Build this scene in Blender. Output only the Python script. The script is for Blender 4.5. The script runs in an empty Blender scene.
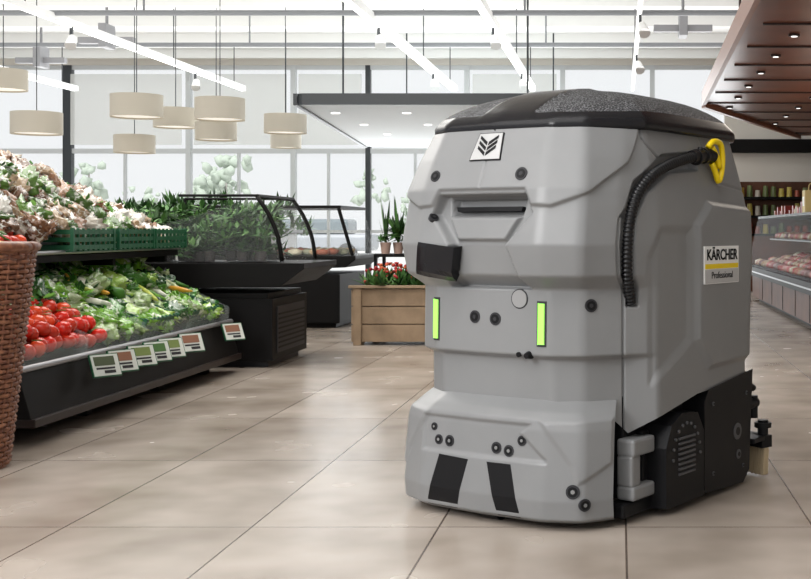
import bpy, math, random
import numpy as np
from mathutils import Vector, Matrix, noise
random.seed(7)
sc = bpy.context.scene
COL = sc.collection
try:
    sc.view_settings.view_transform = 'Standard'
except Exception:
    pass

# ------------------------------------------------------------ materials
def M(name, col, rough=.5, metal=0., emis=0., trans=0., coat=0., var=None, island=None, bump=None, alpha=1., ior=1.45, spec=.5):
    m = bpy.data.materials.new(name); m.use_nodes = True
    nt = m.node_tree; b = nt.nodes['Principled BSDF']
    b.inputs['Base Color'].default_value = (*col, 1)
    b.inputs['Roughness'].default_value = rough
    b.inputs['Metallic'].default_value = metal
    b.inputs['IOR'].default_value = ior
    b.inputs['Specular IOR Level'].default_value = spec
    b.inputs['Transmission Weight'].default_value = trans
    b.inputs['Coat Weight'].default_value = coat
    b.inputs['Alpha'].default_value = alpha
    if emis:
        b.inputs['Emission Color'].default_value = (*col, 1)
        b.inputs['Emission Strength'].default_value = emis
    base = None
    tc = nt.nodes.new('ShaderNodeTexCoord')
    if island:
        g = nt.nodes.new('ShaderNodeNewGeometry')
        r = nt.nodes.new('ShaderNodeValToRGB'); r.color_ramp.interpolation = 'CONSTANT'
        while len(r.color_ramp.elements) < len(island): r.color_ramp.elements.new(.5)
        for i, c in enumerate(island):
            r.color_ramp.elements[i].position = i/len(island)
            r.color_ramp.elements[i].color = (*c, 1)
        nt.links.new(g.outputs['Random Per Island'], r.inputs[0])
        base = r.outputs[0]
    if var:
        c2, scale, lo, hi = var
        n = nt.nodes.new('ShaderNodeTexNoise'); n.inputs['Scale'].default_value = scale
        n.inputs['Detail'].default_value = 4
        nt.links.new(tc.outputs['Object'], n.inputs['Vector'])
        mr = nt.nodes.new('ShaderNodeMapRange'); mr.inputs[1].default_value = lo; mr.inputs[2].default_value = hi
        nt.links.new(n.outputs[0], mr.inputs[0])
        mx = nt.nodes.new('ShaderNodeMixRGB'); mx.inputs[1].default_value = (*col, 1); mx.inputs[2].default_value = (*c2, 1)
        nt.links.new(mr.outputs[0], mx.inputs[0])
        if base: nt.links.new(base, mx.inputs[1])
        base = mx.outputs[0]
    if base: nt.links.new(base, b.inputs['Base Color'])
    if bump:
        n = nt.nodes.new('ShaderNodeTexNoise'); n.inputs['Scale'].default_value = bump[0]
        nt.links.new(tc.outputs['Object'], n.inputs['Vector'])
        bp = nt.nodes.new('ShaderNodeBump'); bp.inputs['Strength'].default_value = bump[1]; bp.inputs['Distance'].default_value = .01
        nt.links.new(n.outputs[0], bp.inputs['Height']); nt.links.new(bp.outputs[0], b.inputs['Normal'])
    return m

GREY = M('body_grey_plastic', (.205, .208, .211), .36, var=((.192, .195, .198), 3, .4, .6), bump=(500, .03))
BLACKP = M('black_plastic', (.008, .008, .009), .45, spec=.18)
BLACKG = M('black_gloss', (.010, .010, .012), .25, spec=.3)
LIDM = M('speckled_lid', (.022, .023, .025), .65, var=((.20, .20, .21), 170, .50, .60), bump=(200, .4), spec=.3)
DGREY = M('dark_grey_plastic', (.030, .030, .033), .5, spec=.25)
GREEN = M('green_led', (.28, .74, .10), .3, emis=1.0)
YEL = M('yellow_plastic', (.80, .58, .0), .4)
WHITE = M('white_paint', (.8, .8, .79), .5)
CHROME = M('metal_grey', (.4, .4, .42), .4, metal=.8)
RUB = M('hose_rubber', (.008, .008, .009), .34, spec=.35)
BRIST = M('bristles', (.42, .33, .21), .9)
GLASS = M('clear_glass', (.9, .95, .95), .03, alpha=.05, spec=.3)

# ------------------------------------------------------------ mesh builder
import bmesh
def ico(sub):
    bm = bmesh.new(); bmesh.ops.create_icosphere(bm, subdivisions=sub, radius=1)
    v = [tuple(x.co) for x in bm.verts]; f = [[w.index for w in x.verts] for x in bm.faces]
    bm.free(); return v, f
ICO = {i: ico(i) for i in (1, 2, 3)}

class MB:
    def __init__(s): s.v = []; s.f = []; s.m = []; s.s = []
    def add(s, v, f, mi=0, sm=False):
        o = len(s.v); s.v.extend([tuple(p) for p in v])
        for q in f: s.f.append([i+o for i in q]); s.m.append(mi); s.s.append(sm)
        return s
    def box(s, c, d, mi=0, rot=None):
        x, y, z = d[0]/2, d[1]/2, d[2]/2
        vs = [Vector((a*x, b*y, e*z)) for a in (-1, 1) for b in (-1, 1) for e in (-1, 1)]
        if rot is not None: vs = [rot @ p for p in vs]
        vs = [p+Vector(c) for p in vs]
        return s.add(vs, [(0,1,3,2),(4,6,7,5),(0,4,5,1),(2,3,7,6),(0,2,6,4),(1,5,7,3)], mi)
    def bb(s, a, b, mi=0):
        return s.box([(a[i]+b[i])/2 for i in range(3)], [abs(b[i]-a[i]) for i in range(3)], mi)
    def cyl(s, p0, p1, r0, r1=None, n=20, mi=0, cap=True, sm=True):
        r1 = r0 if r1 is None else r1
        p0, p1 = Vector(p0), Vector(p1); d = (p1-p0).normalized()
        a = d.orthogonal().normalized(); b = d.cross(a)
        vs = []
        for p, r in ((p0, r0), (p1, r1)):
            for i in range(n):
                t = 2*math.pi*i/n; vs.append(p+(a*math.cos(t)+b*math.sin(t))*r)
        s.add(vs, [(i, (i+1) % n, n+(i+1) % n, n+i) for i in range(n)], mi, sm)
        if cap:
            s.add(vs[:n], [list(range(n))[::-1]], mi); s.add(vs[n:], [list(range(n))], mi)
        return s
    def blob(s, c, sc3, mi=0, rot=None, amp=.0, freq=2., sub=2, seed=None):
        V, F = ICO[sub]; seed = random.random()*100 if seed is None else seed
        out = []
        R = rot if rot is not None else Matrix.Identity(3)
        for p in V:
            q = Vector(p)
            if amp: q = q*(1+amp*noise.noise(q*freq+Vector((seed, seed*.7, 3)))*2)
            q = Vector((q.x*sc3[0], q.y*sc3[1], q.z*sc3[2]))
            out.append(R @ q+Vector(c))
        return s.add(out, F, mi, True)
    def tube(s, pts, rf, n=12, mi=0, step=.006, sm=True):
        P = [Vector(p) for p in pts]; P = [P[0]*2-P[1]]+P+[P[-1]*2-P[-2]]
        path = []
        for i in range(1, len(P)-2):
            L = (P[i+1]-P[i]).length; k = max(2, int(L/step))
            for j in range(k):
                t = j/k; a, b, c, d = P[i-1], P[i], P[i+1], P[i+2]
                path.append(.5*((2*b)+(c-a)*t+(2*a-5*b+4*c-d)*t*t+(3*b-a-3*c+d)*t**3))
        path.append(P[-2])
        rings = []; prev = None
        for i, p in enumerate(path):
            d = (path[min(i+1, len(path)-1)]-path[max(i-1, 0)]).normalized()
            a = d.orthogonal().normalized() if prev is None else (prev-d*prev.dot(d)).normalized()
            prev = a; b = d.cross(a); r = rf(i) if callable(rf) else rf
            rings += [p+(a*math.cos(2*math.pi*j/n)+b*math.sin(2*math.pi*j/n))*r for j in range(n)]
        m = len(path)
        F = [(i*n+j, i*n+(j+1) % n, (i+1)*n+(j+1) % n, (i+1)*n+j) for i in range(m-1) for j in range(n)]
        F += [list(range(n))[::-1], [(m-1)*n+j for j in range(n)]]
        return s.add(rings, F, mi, sm)
    def prism(s, poly, z0, z1, mi=0):   # poly list of (x,y)
        n = len(poly)
        vs = [(x, y, z0) for x, y in poly]+[(x, y, z1) for x, y in poly]
        return s.add(vs, [list(range(n))[::-1], list(range(n, 2*n))]+[(i, (i+1) % n, n+(i+1) % n, n+i) for i in range(n)], mi)
    def done(s, name, mats, parent=None, bevel=0, loc=None):
        me = bpy.data.meshes.new(name); me.from_pydata(s.v, [], s.f)
        for m in (mats if isinstance(mats, (list, tuple)) else [mats]): me.materials.append(m)
        me.polygons.foreach_set('material_index', s.m); me.polygons.foreach_set('use_smooth', s.s); me.update()
        o = bpy.data.objects.new(name, me); COL.objects.link(o)
        if parent: o.parent = parent
        if bevel:
            b = o.modifiers.new('bevel', 'BEVEL'); b.width = bevel; b.segments = 2; b.limit_method = 'ANGLE'
        return o
def empty(name, loc=(0, 0, 0), rz=0):
    e = bpy.data.objects.new(name, None); e.location = loc; e.rotation_euler = (0, 0, rz); COL.objects.link(e)
    e.empty_display_size = .2
    return e
def R3(x=0, y=0, z=0):
    return Matrix.Rotation(z, 3, 'Z') @ Matrix.Rotation(y, 3, 'Y') @ Matrix.Rotation(x, 3, 'X')

# ------------------------------------------------------------ ROBOT
ROB = empty('robot_floor_scrubber', (-.48, 4.12, 0), math.radians(-32))
TT = [0, .25, .37, .53, .70, 1.30, 1.45, 1.9]
def hats(t):
    return [np.interp(t, TT, np.eye(len(TT))[k]) for k in range(len(TT))]
def outline(LV, t, z):
    LV = np.array(LV)
    zz = [np.zeros_like(z) for _ in range(6)]
    for dz in (-.005, -.0025, 0, .0025, .005):
        for k in range(6): zz[k] = zz[k]+np.interp(z+dz, LV[:, 0], LV[:, k+1])/5
    fv, w1, w2, w3, ws, rr = zz
    U = [0*fv, w1, w2, w3, ws, ws, ws-.05, 0*fv]
    V = [fv, fv+.012, fv+.065, fv+.19, .36+0*fv, rr-.10, rr-.01, rr]
    u = 0; v = 0; ds = (-.018, -.011, -.0036, .0036, .011, .018)
    for d in ds:
        tt = t+d; tt = np.where(tt > 1.9, tt-3.8, tt); tt = np.where(tt < -1.9, tt+3.8, tt)
        sg = np.sign(tt); W = hats(np.abs(tt))
        u = u+sg*sum(W[k]*U[k] for k in range(8))/len(ds); v = v+sum(W[k]*V[k] for k in range(8))/len(ds)
    return u, v
def seg_d(x, y, a, b):
    ax, ay = a; bx, by = b; dx, dy = bx-ax, by-ay
    h = np.clip(((x-ax)*dx+(y-ay)*dy)/(dx*dx+dy*dy), 0, 1)
    return np.hypot(x-ax-h*dx, y-ay-h*dy)
def poly_sd(x, y, P):
    d = np.full_like(x, 1e9); ins = np.zeros(x.shape, bool); n = len(P)
    for i in range(n):
        a = P[i]; b = P[(i+1) % n]; d = np.minimum(d, seg_d(x, y, a, b))
        c = ((a[1] > y) != (b[1] > y)) & (x < (b[0]-a[0])*(y-a[1])/((b[1]-a[1]) if b[1] != a[1] else 1e-9)+a[0])
        ins ^= c
    return np.where(ins, -d, d)
def sstep(a, b, x):
    t = np.clip((x-a)/(b-a), 0, 1); return t*t*(3-2*t)
def disp(FE, t, z):
    D = np.zeros_like(t)
    for kind, P, depth, bw, sym in FE:
        x = np.abs(t) if sym else t
        if kind == 'poly': D = D+depth*sstep(bw, -bw, poly_sd(x, z, P))
        else:
            d = np.full_like(t, 1e9)
            for i in range(len(P)-1): d = np.minimum(d, seg_d(x, z, P[i], P[i+1]))
            D = D+depth*sstep(bw, bw*.3, d)
    return D
def surfpts(LV, FE, t, z):
    u, v = outline(LV, t, z); e = .004
    u1, v1 = outline(LV, t+e, z); u0, v0 = outline(LV, t-e, z)
    du, dv = u1-u0, v1-v0; L = np.hypot(du, dv)+1e-9
    nu, nv = dv/L, -du/L; D = disp(FE, t, z)
    return u-nu*D, v-nv*D, nu, nv
def surf(LV, FE, t, z):
    f = lambda a, b: np.array(surfpts(LV, FE, np.array([a]), np.array([b])))[:, 0]
    u, v, nu, nv = f(t, z); p = Vector((u, v, z))
    a = f(t+.01, z); b = f(t, z+.01)
    T = Vector((a[0]-u, a[1]-v, 0)); B = Vector((b[0]-u, b[1]-v, .01))
    N = T.cross(B).normalized()
    return p, N, T.normalized(), B.normalized()

#        z    fv    w1   w2   w3   ws   rear
BODY = [[.30, .080, .24, .333, .412, .50, 1.13],
        [.560, .076, .24, .333, .412, .50, 1.14],
        [.572, .046, .245, .35, .43, .50, 1.14],
        [.80, .050, .245, .35, .428, .50, 1.15],
        [.845, -.014, .25, .38, .447, .50, 1.16],
        [.95, -.030, .25, .394, .453, .50, 1.16],
        [1.08, -.005, .25, .387, .45, .495, 1.16],
        [1.14, .004, .25, .380, .442, .487, 1.15],
        [1.25, .045, .24, .355, .425, .465, 1.13],
        [1.345, .090, .23, .328, .402, .440, 1.12],
        [1.40, .125, .22, .31, .392, .425, 1.11]]
BF = [('poly', [(-.185, 1.12), (.185, 1.12), (.215, 1.055), (.12, .95), (.175, .80), (-.175, .80), (-.12, .95), (-.215, 1.055)], .042, .005, False),
      ('poly', [(-.165, 1.108), (.165, 1.108), (.155, 1.05), (-.155, 1.05)], .04, .004, False),
      ('poly', [(-.155, 1.045), (.155, 1.045), (.105, .965), (-.105, .965)], -.018, .006, False),
      ('line', [(.66, 1.40), (.67, 1.32), (.76, 1.245), (.60, 1.12), (.535, 1.04), (.53, .30)], .013, .0065, True),
      ('poly', [(.548, .74), (.600, .74), (.600, 1.04), (.655, 1.13), (.80, 1.205), (1.0, 1.225), (1.0, 1.285), (.78, 1.265), (.60, 1.165), (.548, 1.05)], .035, .006, True),
      ('poly', [(.215, 1.085), (.28, 1.08), (.40, 1.13), (.56, 1.23), (.64, 1.34), (.64, 1.42), (-.0, 1.42), (.0, 1.14), (.185, 1.14)], -.013, .006, True),
      ('poly', [(.93, 1.02), (1.02, 1.10), (1.34, 1.08), (1.36, .50), (1.02, .49), (.93, .60)], -.018, .016, True),
      ('poly', [(.66, .47), (.9, .60), (.9, 1.0), (.72, 1.0), (.66, .9)], .010, .022, True),
      ('line', [(1.05, 1.40), (1.12, 1.18), (1.5, 1.13)], .006, .007, True),
      ]
def grid(LV, FE, ts, zs, closed, zmap=None):
    t, z = np.meshgrid(ts, zs)
    if zmap is not None: z = zmap(t, z)
    u, v, _, _ = surfpts(LV, FE, t, z)
    n = len(ts); m = len(zs)
    P = np.stack([u, v, z], -1).reshape(-1, 3).tolist()
    F = []
    for i in range(m-1):
        for j in range(n if closed else n-1):
            F.append((i*n+j, i*n+(j+1) % n, (i+1)*n+(j+1) % n, (i+1)*n+j))
    return P, F
ts = np.concatenate([np.arange(-1.9, -1.05, .012), np.arange(-1.05, 1.45, .005), np.arange(1.45, 1.9, .012)])
zs = np.arange(.35, 1.378, .0042)
def zmap(t, z):
    zb = np.interp(np.abs(t), [0, .45, .55, .7, .95, 1.3, 1.9], [.38, .38, .30, .35, .40, .42, .42])
    return np.where(z < .5, zb+(.5-zb)*(z-.35)/.15, z)
P, F = grid(BODY, BF, ts, zs, True, zmap)
b = MB(); b.add(P, F, 0, True); b.done('body_shell', GREY, ROB)

SK = [[.02, .02, .24, .355, .43, .50, 1.1],
      [.035, -.015, .26, .387, .450, .5, 1.1],
      [.10, -.022, .26, .389, .451, .5, 1.1],
      [.33, .000, .255, .377, .444, .5, 1.1],
      [.365, .008, .25, .372, .442, .5, 1.1],
      [.39, .030, .24, .352, .430, .5, 1.1],
      [.43, .090, .22, .32, .40, .5, 1.1]]
decL = [(-.175, .215), (-.045, .21), (-.09, .035), (-.225, .035)]
decR = [(.035, .21), (.130, .21), (.170, .035), (.080, .035)]
SF = [('poly', [(-.26, .345), (.20, .345), (.16, .315), (.26, .235), (.26, .225), (-.26, .225)], .010, .007, False),
      ('poly', [(.24, .36), (.50, .37), (.50, .22), (.36, .16), (.34, .22)], -.007, .010, True)]
ts2 = np.arange(-.510, .5101, .005); zs2 = np.arange(.022, .43, .0045)
P, F = grid(SK, SF, ts2, zs2, False)
b = MB(); b.add(P, F, 0, True)
n2 = len(ts2); top = P[-n2:]
b.add(top, [list(range(n2))], 0); b.add(P[:n2], [list(range(n2))[::-1]], 0)
for e_ in (0, n2-1):   # returns at the side ends
    col = [P[i*n2+e_] for i in range(len(zs2))]; back = [(p[0]*.9, p[1]+.03, p[2]) for p in col]; m_ = len(col)
    b.add(col+back, [(i, i+1, m_+i+1, m_+i) for i in range(m_-1)], 0)
b.done('front_skirt', [GREY, BLACKP], ROB)

# lid
b = MB(); ts3 = np.arange(-1.9, 1.9, .01); ring = []
SS = [.98, 1.045, 1.052, 1.050, 1.035, .985, .95, .91, .86, .8, .72, .62, .5, .36, .2, .06]
u0, v0 = outline(BODY, ts3, np.full_like(ts3, 1.37))
n = len(ts3); PP = []
cu, cv = 0, .60
def inband(u): return abs(u-.03) < .11
for i, s_ in enumerate(SS):
    for j in range(n):
        u = cu+(u0[j]-cu)*s_; v = cv+(v0[j]-cv)*s_
        drop = -.008*float(sstep(.45, .1, np.array(v)))
        if i < 4: z = [1.350, 1.352, 1.360, 1.378][i]+drop
        else:
            q = min(s_/1.045, 1)
            g = (1-q**3.4)**.72
            z = 1.381+drop+(.108+.034*float(sstep(.1, .6, np.array(v))))*g*(1-.12*float(sstep(.8, 1.2, np.array(v))))
            z += .010*g*float(sstep(.13, .10, np.array(abs(u-.03))))
        PP.append((u, v, z))
FF = []; MI = []
for i in range(len(SS)-1):
    for j in range(n):
        FF.append((i*n+j, i*n+(j+1) % n, (i+1)*n+(j+1) % n, (i+1)*n+j))
        MI.append(1 if (i < 5 or inband(PP[i*n+j][0])) else 0)
b.add(PP, FF, 0, True); b.m = MI
b.add(PP[-n:], [list(range(n))], 1)
b.done('lid', [LIDM, BLACKG], ROB)

def onsurf(LV, FE, t, z, off=0.):
    p, N, T, B = surf(LV, FE, t, z); return p+N*off, N, T, B
# screws & sensors
b = MB()
def bolt(LV, FE, t, z, r):
    p, N, T, B = onsurf(LV, FE, t, z)
    b.cyl(p-N*.012, p+N*.003, r*1.25, r*1.25, 24, 1)
    b.cyl(p-N*.01, p+N*.0045, r*.95, r*.9, 24, 0)
    b.cyl(p, p+N*.0055, r*.4, r*.4, 6, 1 if LV is BODY else 2)
for t, z, r in [(-.22, 1.19, .017), (.165, 1.19, .019), (.40, .745, .018), (-.21, 1.045, .014)]: bolt(BODY, BF, t, z, r)
for t, z, r in [(-.065, .697, .018), (.028, .693, .018)]: bolt(BODY, BF, t, z, r)
for t, z, r in [(-.215, .305, .011), (-.19, .262, .014), (-.14, .262, .016), (.065, .258, .016), (.115, .252, .016), (.165, .29, .014), (.345, .135, .019), (.385, .092, .017)]: bolt(SK, SF, t, z, r)
p, N, T, B = onsurf(BODY, BF, .17, .575); b.cyl(p-N*.01, p+N*.018, .016, .010, 20, 0); b.cyl(p-N*.01-T*.04, p+N*.006-T*.04, .009, .009, 20, 0)
b.done('screws_and_sensors', [BLACKP, DGREY, M('bolt_head', (.2, .2, .2), .4)], ROB)
b = MB(); p, N, T, B = onsurf(BODY, BF, .13, .765)
b.cyl(p-N*.01, p+N*.002, .034, .034, 32, 1); b.cyl(p-N*.01, p+N*.004, .031, .030, 32, 0); b.done('round_cover', [M('cover_grey', (.25, .25, .25), .4), DGREY], ROB)
def slab(LV, FE, poly, off, thick, mats, name, sub=6, mi=0, bev=0):
    """thin patch following the surface, poly = 4 (t,z) corners"""
    V = []; n = sub+1
    for k in (off-.012, off+thick):
        for i in range(n):
            for j in range(n):
                a, c = i/sub, j/sub
                t = (1-a)*((1-c)*poly[0][0]+c*poly[1][0])+a*((1-c)*poly[3][0]+c*poly[2][0])
                z = (1-a)*((1-c)*poly[0][1]+c*poly[1][1])+a*((1-c)*poly[3][1]+c*poly[2][1])
                p, N, _, _ = surf(LV, [], t, z); V.append(p+N*k)
    N2 = n*n; F = []
    for i in range(sub):
        for j in range(sub):
            q = (i*n+j, i*n+j+1, (i+1)*n+j+1, (i+1)*n+j)
            F.append(q[::-1]); F.append([x+N2 for x in q])
    for j in range(sub):
        for a, c in (((0*n+j), (0*n+j+1)), ((sub*n+j), (sub*n+j+1)), ((j*n), (j+1)*n), (j*n+sub, (j+1)*n+sub)):
            F.append((a, c, c+N2, a+N2))
    m = MB(); m.add(V, F, 0); return m.done(name, mats, ROB, bevel=bev)
for i, c_ in enumerate((-.255, .222)):
    slab(BODY, BF, [(c_-.019, .759), (c_+.019, .759), (c_+.019, .605), (c_-.019, .605)], .0, .002, DGREY, 'led_bezel_%d' % (i+1))
    slab(BODY, BF, [(c_-.012, .751), (c_+.012, .751), (c_+.012, .613), (c_-.012, .613)], .0, .006, GREEN, 'led_bar_%d' % (i+1), bev=.002)
# tilted scanner window: follows the head, thick enough to bridge the recess behind it
V = []; nn = 9; q4 = [(-.265, .957), (-.095, .940), (-.125, .822), (-.300, .845)]
for k in (-.05, .004):
    for i in range(nn):
        for j in range(nn):
            a, c = i/(nn-1), j/(nn-1)
            t = (1-a)*((1-c)*q4[0][0]+c*q4[1][0])+a*((1-c)*q4[3][0]+c*q4[2][0])
            z = (1-a)*((1-c)*q4[0][1]+c*q4[1][1])+a*((1-c)*q4[3][1]+c*q4[2][1])
            p, N, _, _ = surf(BODY, [], t, z); V.append(p+N*k)
N2 = nn*nn; F = []
for i in range(nn-1):
    for j in range(nn-1):
        q = (i*nn+j, i*nn+j+1, (i+1)*nn+j+1, (i+1)*nn+j); F.append([x+N2 for x in q])
for j in range(nn-1):
    for a, c in ((j, j+1), ((nn-1)*nn+j, (nn-1)*nn+j+1), (j*nn, (j+1)*nn), (j*nn+nn-1, (j+1)*nn+nn-1)): F.append((a, c, c+N2, a+N2))
b = MB(); b.add(V, F, 0); b.done('scanner_window', BLACKG, ROB)
slab(SK, SF, decL, .0, .001, BLACKP, 'ground_sensor_stripe_1', sub=8)
slab(SK, SF, decR, .0, .001, BLACKP, 'ground_sensor_stripe_2', sub=8)
slab(BODY, [], [(-.150, 1.088), (.145, 1.088), (.14, 1.074), (-.145, 1.074)], -.062, .01, BLACKP, 'handle_slot_shade')  # black strip stands in for the shade inside the handle recess
# badge
LAB = M('badge_silver', (.42, .42, .42), .3)
slab(BODY, BF, [(-.060, 1.332), (.052, 1.332), (.066, 1.235), (-.072, 1.235)], .013, .003, BLACKP, 'badge_frame', bev=.001)
slab(BODY, BF, [(-.056, 1.329), (.048, 1.329), (.062, 1.238), (-.068, 1.238)], .013, .005, LAB, 'badge_plate', bev=.001)
b = MB(); p, N, T, B = onsurf(BODY, [], -.005, 1.285, .0185)
Mx = Matrix((T, B, N)).transposed()
for k in range(3):
    y0 = -.034+k*.020
    for s_ in (-1, 1):
        x0, x1 = s_*.003, s_*.038
        q = [(x0, y0-.006), (x1, y0+.022), (x1, y0+.034), (x0, y0+.008)]
        vs = [p+Mx @ Vector((x, y, h)) for h in (0, .0015) for x, y in q]
        b.add(vs, [(0, 1, 2, 3), (4, 5, 6, 7), (0, 1, 5, 4), (1, 2, 6, 5), (2, 3, 7, 6), (3, 0, 4, 7)], 0)
b.done('badge_chevrons', BLACKP, ROB)

# chassis / deck
b = MB()
b.bb((-.41, .27, .07), (.41, 1.06, .43), 0)
b.bb((-.40, 1.0, .12), (.40, 1.15, .40), 0)
b.done('chassis', BLACKP, ROB, bevel=.01)
for i, s_ in enumerate((-1, 1)):
    b = MB()   # grey bracket, C shaped
    b.bb((s_*.40, .24, .075), (s_*.472, .385, .125), 0); b.bb((s_*.40, .24, .225), (s_*.472, .385, .285), 0)
    b.bb((s_*.40, .24, .12), (s_*.465, .30, .23), 0); b.bb((s_*.41, .35, .05), (s_*.44, .40, .3), 1)
    b.bb((s_*.38, .20, .02), (s_*.455, .6, .070), 1)
    b.done('side_bracket_%d' % (i+1), [GREY, BLACKP], ROB, bevel=.010)
    # arched brush housing
    b = MB(); prof = [(.38, .02), (.67, .02), (.67, .27), (.62, .345), (.50, .355), (.42, .32), (.38, .24)]
    V = [(s_*.40, y, z) for y, z in prof]+[(s_*.515, .525+(y-.525)*.95, .18+(z-.18)*.95) for y, z in prof]; n = len(prof)
    b.add(V, [list(range(n)), list(range(n, 2*n))[::-1]]+[(k, (k+1) % n, n+(k+1) % n, n+k) for k in range(n)], 0)
    for k in range(8): b.bb((s_*.513, .47, .13+k*.018), (s_*.522, .59, .138+k*.018), 1)
    for k in range(11):
        a = math.pi*(k/10); b.cyl((s_*.513, .53+.10*math.cos(a), .19+.12*math.sin(a)), (s_*.521, .53+.10*math.cos(a), .19+.12*math.sin(a)), .006, n=10, mi=1)
    b.done('brush_housing_%d' % (i+1), [BLACKP, M('rib_grey', (.07, .07, .075), .5)], ROB, bevel=.008)
    b = MB(); prof = [(.69, .035), (1.0, .02), (1.05, .06), (1.08, .44), (.72, .40), (.69, .36)]
    V = [(s_*.40, y, z) for y, z in prof]+[(s_*.508, y, z) for y, z in prof]; n = len(prof)
    b.add(V, [list(range(n)), list(range(n, 2*n))[::-1]]+[(k, (k+1) % n, n+(k+1) % n, n+k) for k in range(n)], 0)
    for y, z, r in ((.95, .22, .032), (.96, .13, .018), (1.03, .36, .008), (.75, .09, .008), (1.0, .08, .008), (.75, .35, .008)):
        b.cyl((s_*.50, y, z), (s_*.512, y, z), r, n=20, mi=1); b.cyl((s_*.50, y, z), (s_*.514, y, z), r*.5, n=16, mi=0)
    b.done('rear_side_panel_%d' % (i+1), [BLACKP, M('rim_grey', (.07, .07, .075), .5)], ROB, bevel=.008)
# wheels
b = MB()
for s_ in (-1, 1):
    b.cyl((s_*.28, .75, .1), (s_*.36, .75, .1), .1, n=32)
b.cyl((-.03, .06, .04), (.05, .06, .04), .04, n=24)
b.cyl((-.18, .30, .05), (-.22, .30, .05), .05, n=24)
b.done('wheels', RUB, ROB)
# squeegee + rear assembly
b = MB()
pts = [(-.52, 1.19, .055), (-.3, 1.27, .055), (0, 1.30, .055), (.3, 1.27, .055), (.52, 1.19, .055)]
for k in range(4):
    a, c = Vector(pts[k]), Vector(pts[k+1]); d = c-a
    b.box((a+c)/2+Vector((0, 0, .09)), (d.length+.01, .06, .05), 0, R3(z=math.atan2(d.y, d.x)))
    for j in range(24):
        q = a+d*((j+.5)/24); b.box(q+Vector((0, 0, .007+.003*(j % 2))), (d.length/26, .03, .11), 1, R3(y=.05*(j % 3-1), z=math.atan2(d.y, d.x)))
b.bb((-.06, 1.08, .15), (.06, 1.28, .2), 0)
b.cyl((.47, 1.05, .30), (.47, 1.19, .30), .022, n=16); b.cyl((.47, 1.17, .33), (.47, 1.17, .24), .020, n=16)
b.cyl((.47, 1.1, .39), (.47, 1.17, .36), .014, n=16); b.cyl((.5, 1.2, .14), (.5, 1.2, .23), .022, n=16); b.cyl((.5, 1.2, .20), (.5, 1.2, .22), .035, n=16)
b.bb((.40, 1.08, .15), (.52, 1.22, .17), 0)
b.done('squeegee', [BLACKP, BRIST], ROB, bevel=.004)
# hose + nozzle
b = MB()
hp = []
for t, z, o in [(.573, .75, -.012), (.573, .85, -.006), (.574, .97, -.002), (.580, 1.05, .0), (.61, 1.125, .004), (.68, 1.185, .008), (.78, 1.225, .012), (.88, 1.25, .018), (.95, 1.262, .022)]:
    p, N, T, B = onsurf(BODY, [], t, z, o); hp.append(tuple(p))
b.tube(hp, lambda i: .0180*(1+.13*math.sin(i*1.26)), n=18, step=.0028)
e0 = Vector(hp[-1]); 
b.cyl(e0-Vector((0, .01, 0)), e0+Vector((0, .10, .012)), .024, .024, 24); b.cyl(e0+Vector((0, .02, .0)), e0+Vector((0, .035, .002)), .030, n=24); b.cyl(e0+Vector((0, .075, .008)), e0+Vector((0, .09, .01)), .030, n=24)
b.cyl(e0+Vector((0, .045, .008)), e0+Vector((0.0, .06, .035)), .012, n=12)
b.done('drain_hose', RUB, ROB)
b = MB(); e1 = e0+Vector((.0, .125, .012))
b.cyl(e1+Vector((0, -.03, 0)), e1+Vector((0, .02, .0)), .028, .028, 20, 1)
b.tube([e1+Vector(q) for q in ((.012, -.03, .03), (.018, .0, .052), (.02, .055, .045), (.02, .072, -.01), (.02, .06, -.07), (.018, .04, -.095), (.015, .022, -.06), (.012, 0, -.03))], .0115, n=12, step=.01)
b.tube([e1+Vector(q) for q in ((.012, .0, .03), (.015, .03, .0), (.018, .05, -.045))], .012, n=10, step=.01)
b.done('hose_handle', [YEL, BLACKP], ROB)
# label on side
us = .5+.018
b = MB()
b.bb((us-.02, .655, .80), (us+.004, .935, .94), 0); b.bb((us, .66, .856), (us+.0052, .93, .874), 1); b.bb((us, .66, .802), (us+.005, .93, .854), 2)
b.done('side_label', [WHITE, YEL, M('label_grey', (.45, .45, .45), .4)], ROB)
def text(s, y, z, size, mat, name):
    c = bpy.data.curves.new(name, 'FONT'); c.body = s; c.size = size; c.extrude = .0006; c.align_x = 'CENTER'; c.offset = .0012 if size > .04 else 0
    o = bpy.data.objects.new(name, c); COL.objects.link(o); o.parent = ROB; c.materials.append(mat)
    R = Matrix(((0, 0, 1), (1, 0, 0), (0, 1, 0))).to_4x4(); R.translation = Vector((us+.006, y, z)); o.matrix_local = R
text('K\u00c4RCHER', .795, .889, .056, BLACKP, 'label_text')
text('Professional', .795, .820, .036, BLACKP, 'label_subtext')

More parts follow.
